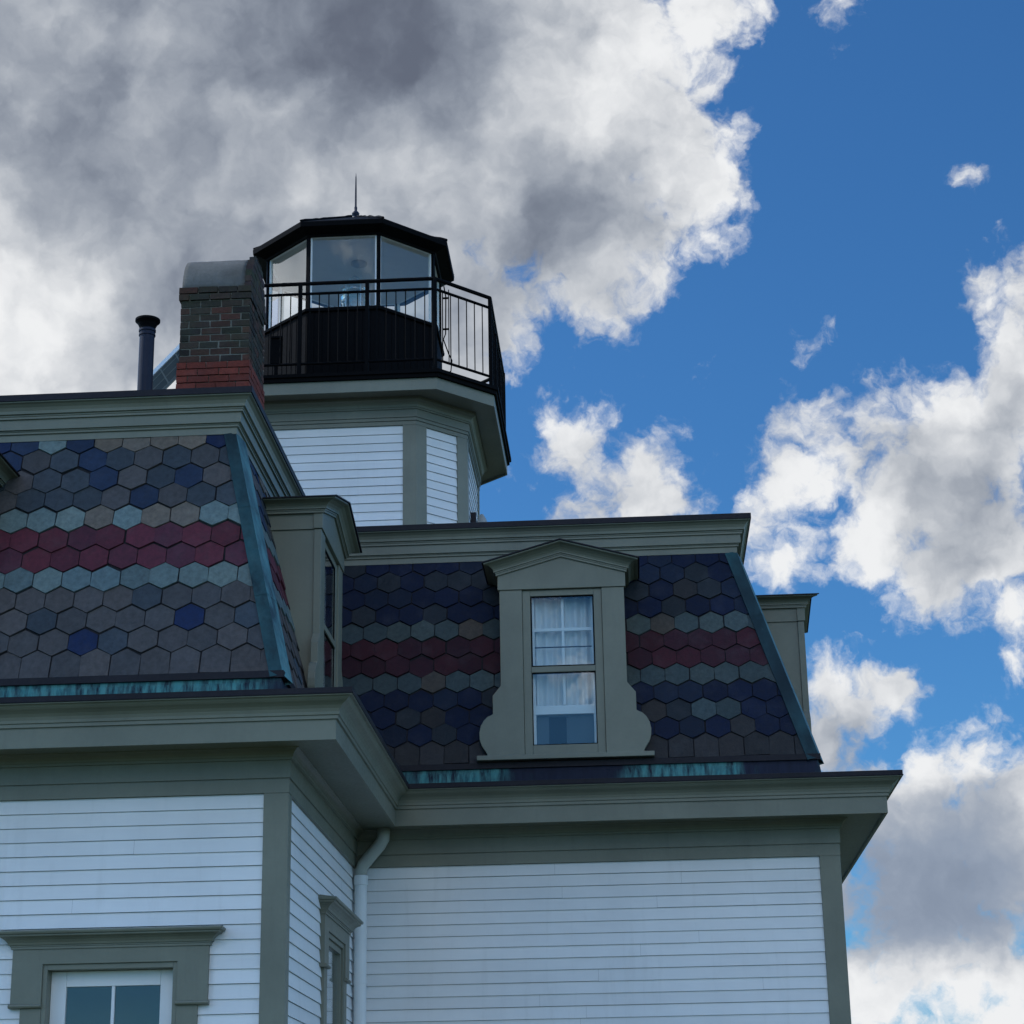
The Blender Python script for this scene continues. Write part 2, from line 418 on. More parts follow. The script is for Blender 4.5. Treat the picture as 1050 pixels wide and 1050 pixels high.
def spec_left(row):
    if row in (4, 7): return ('TtK', (5, 4, .5)) if row == 4 else ('Tt', (3, 5))
    if row in (5, 6): return ('Rr', (3, 2))
    if row == 0: return ('BnTKN', (3, 2, 1.2, 1.6, 2))
    if row < 4: return ('BPpn', (3.8, 1.5, 2.0, 2.0))
    if row == 11: return ('Pp', (4, 2))
    return ('PpB', (4, 3, 1.2))
def spec_right(row):
    if row in (4, 7): return ('tTK', (5, 2.5, .3))
    if row in (5, 6): return ('rR', (3, 1.2))
    if row == 11: return ('pP', (3, 1.2))
    if row > 7: return ('NnBp', (4.4, 1.8, 1.0, .5))
    return ('NnBp', (4.6, 2.0, 1.1, .1))
B3 = [(x, y, ZB) for x, y in BASE]; T3 = [(x, y, ZT) for x, y in TOP]
rs = random.Random(11)
slate_face((B3[0], B3[1], T3[1], T3[0]), (-3.0585-B3[0][0]) % .219, spec_left, [(9, (-3.21, 14.3, 0), 'N'), (10, (-4.027, 14.2, 0), 'N'), (0, (-3.22, 0, 0), 'K'), (0, (-4.03, 0, 0), 'K'), (4, (-3.40, 0, 0), 'K'), (4, (-3.18, 0, 0), 'K'), (4, (-2.96, 0, 0), 'T')], (0, -1, .3), rs, mroof, swap=(*OPEN[0], 0))
slate_face((B3[1], B3[2], T3[2], T3[1]), .03, spec_left, [], (1, 0, .3), rs, mroof, swap=(*OPEN[1], 1))
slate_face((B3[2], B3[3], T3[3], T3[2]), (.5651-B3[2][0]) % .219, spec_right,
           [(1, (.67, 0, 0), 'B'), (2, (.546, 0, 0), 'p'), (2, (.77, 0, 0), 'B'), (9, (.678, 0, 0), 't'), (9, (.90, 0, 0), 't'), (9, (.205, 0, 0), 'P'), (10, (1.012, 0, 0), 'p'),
            (4, (.16, 0, 0), 'T'), (4, (.34, 0, 0), 'K'), (9, (-1.95, 0, 0), 'B'), (9, (-1.7, 0, 0), 'p'), (10, (-1.6, 0, 0), 'B'), (3, (-1.72, 0, 0), 'B')], (0, -1, .3), rs, mroof, swap=(*OPEN[2], 0), batch_tone=.46)  # slates on this wing are a darker batch
slate_face((B3[3], B3[4], T3[4], T3[3]), .03, spec_right, [], (1, 0, .3), rs, mroof, swap=(*OPEN[3], 1), batch_tone=.46)

def hip(b, t, d1, d2, w1, w2):
    """folded metal strip over a hip: one flange along each face"""
    b = Vector(b); t = Vector(t); ax = (t-b).normalized()
    out = (Vector(d1)+Vector(d2))*-1; out.z = 0; out = out.normalized()*.016; out += Vector((0, 0, .008))
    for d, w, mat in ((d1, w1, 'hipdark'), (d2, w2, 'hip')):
        mb = MB()
        d = Vector(d); f = (d-ax*d.dot(ax)).normalized()
        nn = ax.cross(f).normalized()
        if nn.dot(out) < 0: nn = -nn
        B = b-ax*.03; Tt = t-ax*.045; hgt = .028 if mat == 'hipdark' else .052
        q = [B+out, Tt+out, Tt+f*w+nn*hgt, B+f*w+nn*hgt, B+f*w-nn*.005, Tt+f*w-nn*.005]
        mb.add(q, [(0, 1, 2, 3), (3, 2, 5, 4)])
        for k in (.30, .66):          # soldered laps
            c = b.lerp(t, k)
            q = [c+out+nn*.003, c+ax*.012+out+nn*.003, c+ax*.012+f*w+nn*(hgt+.003), c+f*w+nn*(hgt+.003)]
            mb.add(q, [(0, 1, 2, 3)])
        mb.build('hip_flashing', mat, mroof)
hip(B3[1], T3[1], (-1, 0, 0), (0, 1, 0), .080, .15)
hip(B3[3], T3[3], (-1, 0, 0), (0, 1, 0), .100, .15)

# roof cornice and flat deck
mb = MB(); mb.sweep(TOP, [(-.05, 7.198), (.03, 7.200), (.030, 7.252), (.044, 7.257), (.044, 7.272), (.050, 7.275), (.050, 7.282), (.066, 7.285), (.066, 7.365), (.082, 7.368), (.082, 7.385), (.088, 7.388), (.088, 7.398), (.104, 7.402), (.107, 7.425), (.118, 7.450), (.138, 7.470), (.156, 7.478), (.158, 7.490)])
rc = mb.build('roof_cornice', 'trim', house)
mb = MB(); mb.sweep(TOP, [(.150, 7.485), (.168, 7.487), (.168, 7.538), (.14, 7.548), (-.05, 7.565)]); mb.build('drip_edge', 'drip', rc)
mb = MB(); ring = offset_path(TOP, -.05, 7.565)
mb.add(ring, [(0, 1, 2, 5), (2, 3, 4, 5)]); mb.build('roof_deck', 'deck', house)

# ------------------------------------------------------------------ local frames
def frame_front(cx, yf): return lambda u, w, z: (cx+u, yf-w, z)
def frame_east(xf, cy): return lambda u, w, z: (xf+w, cy+u, z)

# ------------------------------------------------------------------ dormers
EAR = [(.558, 6.74), (.558, 5.865), (.632, 5.775), (.632, 5.612), (.648, 5.602), (.680, 5.588), (.715, 5.555), (.742, 5.505), (.755, 5.445), (.752, 5.385), (.735, 5.332), (.708, 5.290), (.690, 5.262), (.685, 5.235)]
def dormer(T, dz=0., ku=1., interior=True, label=None, detail=True):
    TT = lambda u, w, z: T(u*ku, w, z+dz)
    bx = lambda mb, u0, u1, w0, w1, z0, z1: mb.box(u0, u1, w0, w1, z0, z1, TT)
    # scroll-eared casing boards either side, carried back as the body of the dormer
    mb = MB()
    poly = [(.357, 5.234), (.357, 6.74)] + EAR + [(.685, 5.205), (-.685, 5.205)] + [(-u, z) for u, z in EAR[::-1]] + [(-.357, 6.74), (-.357, 5.234)]
    mb.prism(poly, -.03, .03, TT)
    D = mb.build('dormer', 'trim', house, bevel=.003)
    if label: D['label'] = label
    for s in (-1, 1):
        mb = MB()
        bx(mb, min(s*.505, s*.545), max(s*.505, s*.545), -.80, -.031, 5.20, 6.74)
        bx(mb, min(s*.505, s*.560), max(s*.505, s*.560), -.80, -.031, 6.7415, 6.90)
        mb.build('cheek', 'trim', D)
    mb = MB(); mb.prism([(-.573, 6.742), (.573, 6.742), (.573, 6.875), (0, 7.035), (-.573, 6.875)], -.032, .042, TT); mb.build('pediment', 'trim', D, bevel=.003)
    # raking cornice
    def chev(a, p, zo, back=-.95):
        zz = lambda u: 6.875+zo+.28*(.573-abs(u))
        return [TT(-a, back, zz(a)), TT(-a, p, zz(a)), TT(0, p, zz(0)), TT(a, p, zz(a)), TT(a, back, zz(a))]
    st = [(.56, -.03, -.004), (.588, .060, -.002), (.588, .060, .016), (.594, .066, .018), (.594, .066, .030), (.606, .078, .032), (.606, .078, .044), (.612, .084, .060), (.628, .100, .080), (.654, .126, .098), (.684, .156, .108), (.690, .162, .112), (.690, .162, .122)]
    mb = MB(); mb.rings([chev(*s_) for s_ in st], closed=False); mb.build('raking_cornice', 'trim', D)
    mb = MB(); r0 = chev(.690, .162, .121); r1 = chev(.706, .178, .124); r2 = chev(.706, .178, .134)
    mb.rings([r0, r1, r2], closed=False); mb.add([*r2], [(0, 1, 2), (2, 3, 4)])
    b2 = TT(0, -.95, 6.875+.134+.28*.573); mb.add([r2[0], r2[1], r2[2], b2], [(0, 1, 2, 3)]); mb.add([b2, r2[2], r2[3], r2[4]], [(0, 1, 2, 3)])
    mb.build('dormer_roof', 'lampgrey' if False else 'drip', D)
    mb = MB(); bx(mb, -.775, .775, -.04, .085, 5.190, 5.232); mb.build('sill', 'trim', D, bevel=.004)
    # storm window frame
    mb = MB()
    bx(mb, -.355, -.284, -.03, .013, 5.236, 6.738); bx(mb, .284, .355, -.03, .013, 5.236, 6.738)
    bx(mb, -.2835, .2835, -.03, .013, 6.682, 6.738); bx(mb, -.2835, .2835, -.03, .013, 5.236, 5.325); bx(mb, -.2835, .2835, -.03, .020, 5.978, 6.030)
    mb.build('window_frame', 'trim', D, bevel=.003)
    mb = MB()
    for z0, z1, t in ((6.031, 6.681, .011), (5.326, 5.977, .006)):
        bx(mb, -.283, -.283+t, -.03, .010, z0, z1); bx(mb, .283-t, .283, -.03, .010, z0, z1)
        bx(mb, -.283+t, .283-t, -.03, .010, z1-t, z1); bx(mb, -.283+t, .283-t, -.03, .010, z0, z0+t)
    mb.build('glazing_gasket', 'black', D)
    for z0, z1 in ((6.042, 6.670), (5.332, 5.971)):
        mb = MB(); bx(mb, -.272, .272, .000, .004, z0, z1); mb.build('pane', 'glass', D)
    # inner white sash bars
    mb = MB()
    bx(mb, -.012, .012, -.10, -.075, 5.70, 6.68); bx(mb, -.283, .283, -.104, -.072, 6.375, 6.405)
    bx(mb, -.283, .283, -.11, -.07, 5.615, 5.695); bx(mb, -.2835, -.255, -.112, -.068, 5.33, 6.68); bx(mb, .255, .2835, -.112, -.068, 5.33, 6.68)
    mb.build('inner_sash', 'sashwhite', D, bevel=.003)
    mb = MB(); bx(mb, -.254, .254, -.078, -.070, 6.222, 6.232); mb.build('curtain_rod', 'black', D)
    mb = MB(); bx(mb, -.40, .40, -.30, -.295, 5.2, 6.74); mb.build('inner_lining', 'void', D)
    if detail:
        mb = MB(); bx(mb, -.254, -.145, -.125, -.118, 5.33, 5.61); bx(mb, .01, .254, -.125, -.118, 5.33, 5.61); bx(mb, -.254, .254, -.126, -.117, 5.60, 5.615)
        mb.build('vent_board', 'film', D, bevel=.003)
        mb = MB(); bx(mb, -.144, .009, -.124, -.119, 5.335, 5.60); mb.build('vent_opening', 'void', D)
    return D

dF = dormer(frame_front(-.553, 17.52), label='dormer facing the viewer with pediment, scrolled side boards and white curtained window')
Tf = frame_front(-.553, 17.52)
# curtain hanging inside the centre dormer: two gathered widths
def curtain(T, z0, z1, name, label):
    mb = MB(); nu = 60; rows = 8; grid = []
    for j in range(rows+1):
        z = z0+(z1-z0)*j/rows
        grid.append([T(-.26+.52*i/nu, -.150+.022*math.sin(i*.62+.4*math.sin(i*.23))*(1-.25*j/rows)+.012*math.sin(i*.17+1), z) for i in range(nu+1)])
    mb.rings(grid, closed=False)
    c = mb.build(name, 'curtain', origin=T(0, -.2, z0), smooth=True)
    return tag(c, label, 'curtain')
curtain(Tf, 5.615, 6.70, 'curtain', 'white gathered curtain behind the glass of the dormer window facing the viewer')
dE = dormer(frame_east(-2.455, 16.15), ku=1.1, label='dormer on the side slope, seen edge-on beside the front slates')
dR = dormer(frame_east(1.68, 19.42), label='dormer beyond the far hip, only its side and eave showing')
dL = dormer(frame_front(-5.30, 14.08), dz=-.07, label='dormer mostly out of view, only the tip of its eave showing')

# ------------------------------------------------------------------ wall windows
def window(T, dz, storm, label):
    TT = lambda u, w, z: T(u, w, z+dz)
    bx = lambda mb, u0, u1, w0, w1, z0, z1: mb.box(u0, u1, w0, w1, z0, z1, TT)
    mb = MB(); mb.prism([(-.68, 2.88), (-.68, 3.25), (.68, 3.25), (.68, 2.88), (.466, 2.88), (.466, 3.145), (-.466, 3.145), (-.466, 2.88)], -.02, .045, TT)
    bx(mb, -.611, -.466, -.02, .034, 1.3, 2.855); bx(mb, .466, .611, -.02, .034, 1.3, 2.855)
    Wn = mb.build('window', 'trim', house, bevel=.003)
    if label: Wn['label'] = label
    for s in (-1, 1):
        mb = MB(); u0, u1 = sorted((s*.462, s*.688))
        mb.rings([[TT(u0, w, z) for w, z in pr] for pr in [[(-.02, 2.853), (.050, 2.853), (.060, 2.858), (.064, 2.867), (.060, 2.876), (.050, 2.881), (-.02, 2.881)]]] + [[TT(u1, w, z) for w, z in [(-.02, 2.853), (.050, 2.853), (.060, 2.858), (.064, 2.867), (.060, 2.876), (.050, 2.881), (-.02, 2.881)]]], True, True, True)
        mb.build('casing_stop', 'trim', Wn)
    def U(a, p, z): return [TT(-a, -.02, z), TT(-a, p, z), TT(a, p, z), TT(a, -.02, z)]
    mb = MB(); mb.rings([U(.675, .04, 3.248), U(.692, .055, 3.249), U(.692, .055, 3.264), U(.698, .061, 3.266), U(.698, .061, 3.274), U(.708, .070, 3.276), U(.712, .075, 3.290), U(.726, .089, 3.308), U(.746, .109, 3.322), U(.762, .124, 3.328), U(.766, .128, 3.332), U(.766, .128, 3.342), U(.782, .142, 3.345), U(.7875, .147, 3.356), U(.7875, .147, 3.364), U(.770, .11, 3.370), U(.765, .012, 3.385)], closed=False); mb.build('window_hood', 'trim', Wn)
    mb = MB()
    bx(mb, -.4655, -.435, -.13, .030, 1.3, 3.144); bx(mb, .435, .4655, -.13, .030, 1.3, 3.144); bx(mb, -.4345, .4345, -.13, .030, 3.108, 3.144)
    mb.build('window_frame', 'trim', Wn, bevel=.002)
    mb = MB(); bx(mb, -.70, .70, -.13, .09, 1.25, 1.298); mb.build('sill', 'trim', Wn, bevel=.004)
    if storm:                           # green storm frame close to the face of the casing
        mb = MB()
        bx(mb, -.4345, -.385, -.04, .012, 1.3, 3.107); bx(mb, .385, .4345, -.04, .012, 1.3, 3.107); bx(mb, -.3845, .3845, -.04, .012, 3.060, 3.107); bx(mb, -.3845, .3845, -.04, .012, 2.20, 2.25); bx(mb, -.3845, .3845, -.04, .012, 1.3, 1.38)
        mb.build('storm_frame', 'trim', Wn, bevel=.002)
        for z0, z1 in ((2.251, 3.059), (1.381, 2.199)):
            mb = MB(); bx(mb, -.384, .384, -.016, -.012, z0, z1); mb.build('pane', 'glass', Wn)
    for z0, z1, w in ((2.20, 3.106, -.050 if storm else -.075), (1.30, 2.235, -.088 if storm else -.112)):
        st_ = .385 if storm else .434; iu = .345 if storm else .328
        mb = MB()
        bx(mb, -st_, -iu, w-.035, w, z0, z1); bx(mb, iu, st_, w-.035, w, z0, z1)
        bx(mb, -iu+.0005, iu-.0005, w-.035, w, z1-(.085 if storm else .104), z1); bx(mb, -iu+.0005, iu-.0005, w-.035, w, z0, z0+.06)
        bx(mb, -.011, .011, w-.030, w-.004, z0+.061, z1-.1045)
        if storm:
            for q in (.25, .5, .75): bx(mb, -iu+.0005, iu-.0005, w-.030, w-.006, z0+.06+(z1-z0-.15)*q-.009, z0+.06+(z1-z0-.15)*q+.009)
        sh = mb.build('sash', 'sashwhite', Wn, bevel=.003)
        mb = MB(); bx(mb, -iu+.0005, iu-.0005, w-.022, w-.018, z0+.061, z1-.105); mb.build('pane', 'glass', sh)
    mb = MB(); bx(mb, -.6, .6, -1.0, -.99, 1.0, 3.3); mb.build('room_lining', 'interior', Wn)
    return Wn
window(frame_front(WCX, YL), 0, False, 'window with a moulded hood and white two-light sash in the near front wall')
window(frame_east(XC, SCY), WDZ, True, 'narrow-looking window with a moulded hood in the side wall by the white downspout')

# ------------------------------------------------------------------ chimney
CX0, CX1, CY0, CY1 = -3.99, -3.345, 17.0, 17.75
def chimney():
    bm = bmesh.new(); cl = bm.loops.layers.float_color.new('Col'); r = random.Random(5); o = root_of(house)
    def brick(x0, x1, y0, y1, z0, z1, col, j=.003):
        vs = [bm.verts.new(Vector((x+r.gauss(0, j*.5), y+r.gauss(0, j*.5), z+r.gauss(0, j*.4)))-o) for z in (z0, z1) for y in (y0, y1) for x in (x0, x1)]
        for f in [(0, 2, 3, 1), (4, 5, 7, 6), (0, 1, 5, 4), (2, 6, 7, 3), (0, 4, 6, 2), (1, 3, 7, 5)]:
            ff = bm.faces.new([vs[i] for i in f])
            for lp in ff.loops: lp[cl] = (*col, 1)
    mort = (.22, .22, .19); h = .0685; z = 7.50; k = 0
    core = .005
    brick(CX0+core, CX1-core, CY0+core, CY1-core, 7.45, 9.62, mort, 0)
    while z < 9.60:
        red = z < 8.83; top = z > 9.46
        pr = .016 if red else (.018 if top else 0)
        X0, X1, Y0, Y1 = CX0-pr, CX1+pr*.6, CY0-pr, CY1+pr
        def colr():
            if red: c = (.20, .046, .032); v = r.uniform(.8, 1.2)
            else:
                c = r.choice([(.058, .036, .028), (.040, .030, .026), (.075, .038, .028), (.040, .036, .027), (.095, .040, .029), (.030, .025, .022), (.062, .044, .034)]); v = r.uniform(.75, 1.2)
            return tuple(q*v for q in c)
        j = .013 if not red else .007
        depth = .10
        for (a0, a1, axis) in ((X0, X1, 'f'), (X0, X1, 'b'), (Y0, Y1, 'r'), (Y0, Y1, 'l')):
            L = .192; x = a0 - (0 if k % 2 == 0 else L*.5)
            while x < a1-.005:
                l = L*r.uniform(.94, 1.05); q0 = max(x, a0); q1 = min(x+l-j, a1)
                if a1-q1 < .03: q1 = a1
                if q1-q0 > .025:
                    d = r.uniform(-.001, .004) if not red else r.uniform(-.001, .002)
                    if axis == 'f': brick(q0, q1, Y0-d, Y0+depth, z+.005, z+h-.006, colr())
                    elif axis == 'b': brick(q0, q1, Y1-depth, Y1+d, z+.005, z+h-.006, colr())
                    elif axis == 'r' and q1 > Y0+.05: brick(X1-depth, X1+d, max(q0, Y0+depth+.008), min(q1, Y1-depth-.008), z+.005, z+h-.006, colr()) if min(q1, Y1-depth-.008)-max(q0, Y0+depth+.008) > .02 else None
                    elif axis == 'l' and q1 > Y0+.05: brick(X0-d, X0+depth, max(q0, Y0+depth+.008), min(q1, Y1-depth-.008), z+.005, z+h-.006, colr()) if min(q1, Y1-depth-.008)-max(q0, Y0+depth+.008) > .02 else None
                x += l
        z += h; k += 1
    # arched end wall in brick, voussoir courses stepping up under the rounded cap
    cy = (CY0+CY1)/2; ry, rz, zb = .375, .44, 9.60
    for ex0, ex1 in ((CX1-.055, CX1+.006),):
        zz = zb
        while zz < zb+rz-.02:
            hh = min(h, zb+rz-.012-zz); hw = ry*math.sqrt(max(0, 1-((zz+hh*.6-zb)/rz)**2))+.004
            nb = max(1, int(hw*2/.11)); 
            for i in range(nb):
                y0 = cy-hw+2*hw*i/nb; y1 = cy-hw+2*hw*(i+1)/nb-.008
                brick(ex0, ex1+r.uniform(-.003, .003), y0, y1, zz+.003, zz+hh-.005, tuple(q*r.uniform(.7, 1.1) for q in (.075, .055, .05)))
            zz += h
    bmesh.ops.recalc_face_normals(bm, faces=bm.faces)
    me = bpy.data.meshes.new('chimney'); bm.to_mesh(me); bm.free(); me.materials.append(M['brick'])
    ob = bpy.data.objects.new('chimney', me); COL.objects.link(ob); ob.parent = house
    ob['label'] = 'mossy old brick chimney with red lower courses and a rounded mortar cap'
    mb = MB(); rings = []
    NX = 14
    for i in range(NX+1):
        x = CX0+.004+(CX1-.058-CX0-.004)*i/NX; ring = []
        for a in range(0, 19):
            t = PI*a/18; w = random.uniform(-.0015, .0015)
            ring.append((x, cy-(ry+w)*math.cos(t), zb-.01+(rz+w)*math.sin(t)))
        rings.append(ring)
    mb.rings(rings, True, True, True); mb.build('chimney_cap', 'stucco', ob, smooth=True)
chimney()

# ------------------------------------------------------------------ tower
TCX, TCY, TH, TF = -3.125, 22.40, 1.40, .886
def octo(h, f): return [(TCX-f, TCY-h), (TCX+f, TCY-h), (TCX+h, TCY-f), (TCX+h, TCY+f), (TCX+f, TCY+h), (TCX-f, TCY+h), (TCX-h, TCY+f), (TCX-h, TCY-f)]
OT = octo(TH, TF); OD = octo(1.75, 1.156)
mb = MB(); tr = random.Random(3)
for i in range(8):
    clap(mb, OT[i], OT[(i+1) % 8], 7.40, 9.72, 9.72, .1, (), .13, .13, tr)
tower = mb.build('tower', 'white', house, recalc=False)
tower['label'] = 'white clapboard lantern tower with chamfered corners rising behind the roofs'
mb = MB(); mb.rings([[(x, y, z) for x, y in octo(TH-.012, TF-.005)] for z in (7.4, 10.0)]); mb.build('wall_sheathing', 'interior', tower)
for i in range(8):
    mb = MB()
    for a, b in ((OT[i-1], OT[i]), (OT[(i+1) % 8], OT[i])):
        a = Vector(a); b = Vector(b); d = (a-b).normalized(); n = Vector((d.y, -d.x))
        if n.dot(b-Vector((TCX, TCY))) < 0: n = -n
        k = .022*math.tan(PI/8)
        q = [b+d*.14, b, b-d*k+n*.022, b+d*.14+n*.022]
        q[2] = b+n*.022-d*k
        mb.add([(p.x, p.y, z) for z in (7.4, 9.72) for p in q], [(0, 1, 2, 3), (4, 5, 6, 7), (0, 1, 5, 4), (1, 2, 6, 5), (2, 3, 7, 6), (3, 0, 4, 7)])
    mb.build('corner_board', 'trim', tower)
mb = MB(); mb.sweep(OT, [(-.01, 9.72), (.026, 9.72), (.026, 9.762), (.020, 9.764), (.020, 9.768), (.034, 9.770), (.034, 9.80), (.030, 9.802), (.030, 9.806), (.042, 9.808), (.042, 9.895), (.056, 9.90), (.056, 9.915), (.064, 9.92), (.070, 9.945), (.086, 9.968), (.112, 9.985), (.118, 9.988), (.118, 10.03)]); mb.build('frieze', 'trim', tower)
mb = MB(); mb.rings([[(x, y, 10.025) for x, y in octo(TH-.05, TF-.03)], [(x, y, 10.028) for x, y in octo(1.725, 1.142)], [(x, y, 10.003) for x, y in octo(1.728, 1.144)], [(x, y, 10.003) for x, y in OD], [(x, y, 10.142) for x, y in OD]]); mb.build('gallery_cornice', 'trim', tower)
mb = MB(); mb.rings([[(x, y, 10.138) for x, y in OD], [(x, y, 10.140) for x, y in octo(1.778, 1.175)], [(x, y, 10.182) for x, y in octo(1.780, 1.177)], [(x, y, 10.186) for x, y in octo(1.80, 1.19)], [(x, y, 10.225) for x, y in octo(1.80, 1.19)], [(x, y, 10.245) for x, y in octo(.9, .4)]]); gd = mb.build('gallery_deck', 'black', tower)

# gallery railing
RAILZ = (10.375, 11.225, 11.350)
OR = octo(1.715, 1.133)
def rail_seg(mb, ring, z, r):
    n = len(ring)
    for i in range(n):
        a = ring[i]; b = ring[(i+1) % n]; mb.tube([(a[0], a[1], z), (b[0], b[1], z)], r, 8)
mb = MB(); rail_seg(mb, OR, RAILZ[2], .023); rail_seg(mb, OR, RAILZ[1], .017); rail_seg(mb, OR, RAILZ[0], .016)
railing = mb.build('gallery_railing', 'black', house)
pm = MB(); pm.box(-.021, .021, -.021, .021, 10.20, 11.352); pm.box(-.05, .05, -.05, .05, 10.222, 10.235)
post0 = pm.build('post', 'black', railing, origin=(0, 0, 0)); bm_ = MB(); bm_.tube([(0, 0, 10.375), (0, 0, 11.225)], .0068, 6)
bal0 = bm_.build('baluster', 'black', railing, origin=(0, 0, 0))
ho = root_of(house); first = {'post': post0, 'baluster': bal0}
def inst(kind, x, y, ang):
    s = first.get(kind)
    if s is not None: o = s; first[kind] = None; inst.src[kind] = s
    else:
        o = inst.src[kind].copy(); COL.objects.link(o); o.parent = railing
    o.location = (x-ho.x, y-ho.y, -ho.z); o.rotation_euler = (0, 0, ang)
inst.src = {}
for i in range(8):
    a = Vector(OR[i]); b = Vector(OR[(i+1) % 8]); L = (b-a).length; d = (b-a)/L; ang = math.atan2(d.y, d.x)
    bays = 3 if L > 1.5 else 1
    for k in range(bays):
        p = a+d*(L*k/bays); inst('post', p.x, p.y, ang)
        sp = .105 if i in (0, 1, 2, 7) else .22
        nb = int(L/bays/sp)
        for q in range(1, nb):
            p = a+d*(L*k/bays+L/bays*q/nb); inst('baluster', p.x, p.y, 0)

# lantern room
AP = 1.0
def reg(ap): f = ap*math.tan(PI/8); return octo(ap, f)
mb = MB()
ringp = []
pr = reg(1.02)
def grooved(z):
    out = []
    for i in range(8):
        a = Vector(pr[i]); b = Vector(pr[(i+1) % 8]); d = (b-a).normalized(); n = Vector((d.y, -d.x)); L = (b-a).length; nb = 9
        for k in range(nb):
            for s, o in ((.0, -.006), (.10, .0), (.90, .0)):
                p = a+d*(L*(k+s)/nb)+n*o; out.append((p.x, p.y, z))
    return out
mb.rings([grooved(10.22), grooved(11.32)]); lant = mb.build('lantern_room', 'black', house)
lant['label'] = 'black eight-sided lantern room with tall glass panes on top of the tower'
mb = MB(); mb.sweep(reg(1.0), [(.0, 11.315), (.045, 11.318), (.050, 11.345), (.020, 11.372), (-.05, 11.374)]); mb.build('lantern_sill', 'black', lant)
mb = MB(); mb.rings([[(x, y, z) for x, y in reg(.965)] for z in (10.25, 11.372)]); mb.add([(x, y, 10.3) for x, y in reg(.97)], [tuple(range(8))]); mb.build('inner_lining', 'ceiling', lant)
V = reg(AP)
for i in range(8):
    a = Vector(V[i]); dcen = (a-Vector((TCX, TCY))).normalized()
    mb = MB(); t_ = Vector((-dcen.y, dcen.x))
    q = [a-dcen*.045-t_*.018, a-dcen*.045+t_*.018, a+dcen*.008+t_*.022, a+dcen*.008-t_*.022]
    mb.add([(p.x, p.y, z) for z in (11.37, 12.30) for p in q], [(0, 1, 2, 3), (4, 5, 6, 7), (0, 1, 5, 4), (1, 2, 6, 5), (2, 3, 7, 6), (3, 0, 4, 7)])
    mb.build('mullion', 'black', lant)
    b = Vector(V[(i+1) % 8]); d = (b-a).normalized(); n = Vector((d.y, -d.x)); L = (b-a).length
    P = lambda s, o, z: (a.x+d.x*s+n.x*o, a.y+d.y*s+n.y*o, z)
    mb = MB()
    for s0, s1, z0, z1 in ((.022, .044, 11.376, 12.29), (L-.044, L-.022, 11.376, 12.29), (.0445, L-.0445, 11.376, 11.388), (.0445, L-.0445, 12.280, 12.29)):
        mb.add([P(s, o, z) for z in (z0, z1) for o in (-.04, -.012) for s in (s0, s1)], [(0, 2, 3, 1), (4, 5, 7, 6), (0, 1, 5, 4), (2, 6, 7, 3), (0, 4, 6, 2), (1, 3, 7, 5)])
    lf = mb.build('pane_frame', 'sashwhite', lant)
    mb = MB(); mb.add([P(.0445, -.025, 11.3885), P(L-.0445, -.025, 11.3885), P(L-.0445, -.025, 12.2795), P(.0445, -.025, 12.2795)], [(0, 1, 2, 3)]); mb.build('pane', 'lglass', lant)
mb = MB(); mb.sweep(V, [(-.06, 12.295), (-.02, 12.285), (.02, 12.28), (.03, 12.30), (.13, 12.335), (.150, 12.340), (.168, 12.345), (.172, 12.40), (.165, 12.412)])
eo = offset_path(V, .165, 12.412)
mb.rings([eo, [(TCX+(x-TCX)*.10, TCY+(y-TCY)*.10, 12.985) for x, y in V]], True, False, True); lroof = mb.build('lantern_roof', 'black', lant)
# standing ribs of the sheet roof, with lumpy seams along the hips
for i in range(8):
    a = Vector(eo[i]); b = Vector((TCX+(V[i][0]-TCX)*.10, TCY+(V[i][1]-TCY)*.10, 12.985)); rr = random.Random(i)
    pts = [a.lerp(b, k/14)+Vector((0, 0, .006+rr.uniform(-.004, .006))) for k in range(15)]
    mb = MB(); mb.tube(pts, [.016+rr.uniform(-.004, .006) for _ in pts], 6); mb.build('roof_seam', 'black', lant)
mb = MB(); mb.add([(x, y, 12.285) for x, y in reg(.99)], [tuple(range(8))]); mb.build('ceiling', 'ceiling', lant)
mb = MB(); mb.lathe([(.0, 12.255), (.07, 12.255), (.095, 12.262), (.10, 12.284)], TCX+.08, TCY-.25, 20, False, False); mb.build('ceiling_fixture', 'lampgrey', lant, smooth=True)
mb = MB(); mb.lathe([(.09, 12.97), (.07, 13.0), (.035, 13.015), (.028, 13.04), (.045, 13.06), (.048, 13.08), (.035, 13.10), (.018, 13.115), (.020, 13.16), (.013, 13.18), (.011, 13.4), (.007, 13.58), (.001, 13.64)], TCX, TCY, 14); mb.build('finial', 'navy', lant, smooth=True)

# fresnel lamp in the lantern
lamp = thing('lantern_lamp', (TCX, TCY, 10.30), 'clear ringed beacon lens on a pedestal inside the glazed lantern room', 'beacon lamp')
LZ = 11.94
mb = MB(); mb.lathe([(.16, 10.30), (.16, 10.34), (.05, 10.38), (.05, LZ-.27), (.14, LZ-.23), (.14, LZ-.19)], TCX, TCY, 20); mb.build('pedestal', 'brass', lamp, smooth=False)
mb = MB(); mb.lathe([(.13*k_, LZ+z_) for k_, z_ in ((.9, -.17), (1.05, -.14), (.98, -.125), (1.16, -.10), (1.09, -.085), (1.26, -.06), (1.2, -.045), (1.32, 0), (1.2, .045), (1.26, .06), (1.09, .085), (1.16, .10), (.98, .125), (.85, .16))], TCX, TCY, 28, False, False); mb.build('lens', 'lens', lamp)
mb = MB(); mb.lathe([(.035, LZ-.19), (.035, LZ-.11), (.06, LZ-.06), (.06, LZ+.03), (.03, LZ+.08), (.01, LZ+.10)], TCX, TCY, 16); mb.build('bulb', 'sashwhite', lamp, smooth=True)
mb = MB()
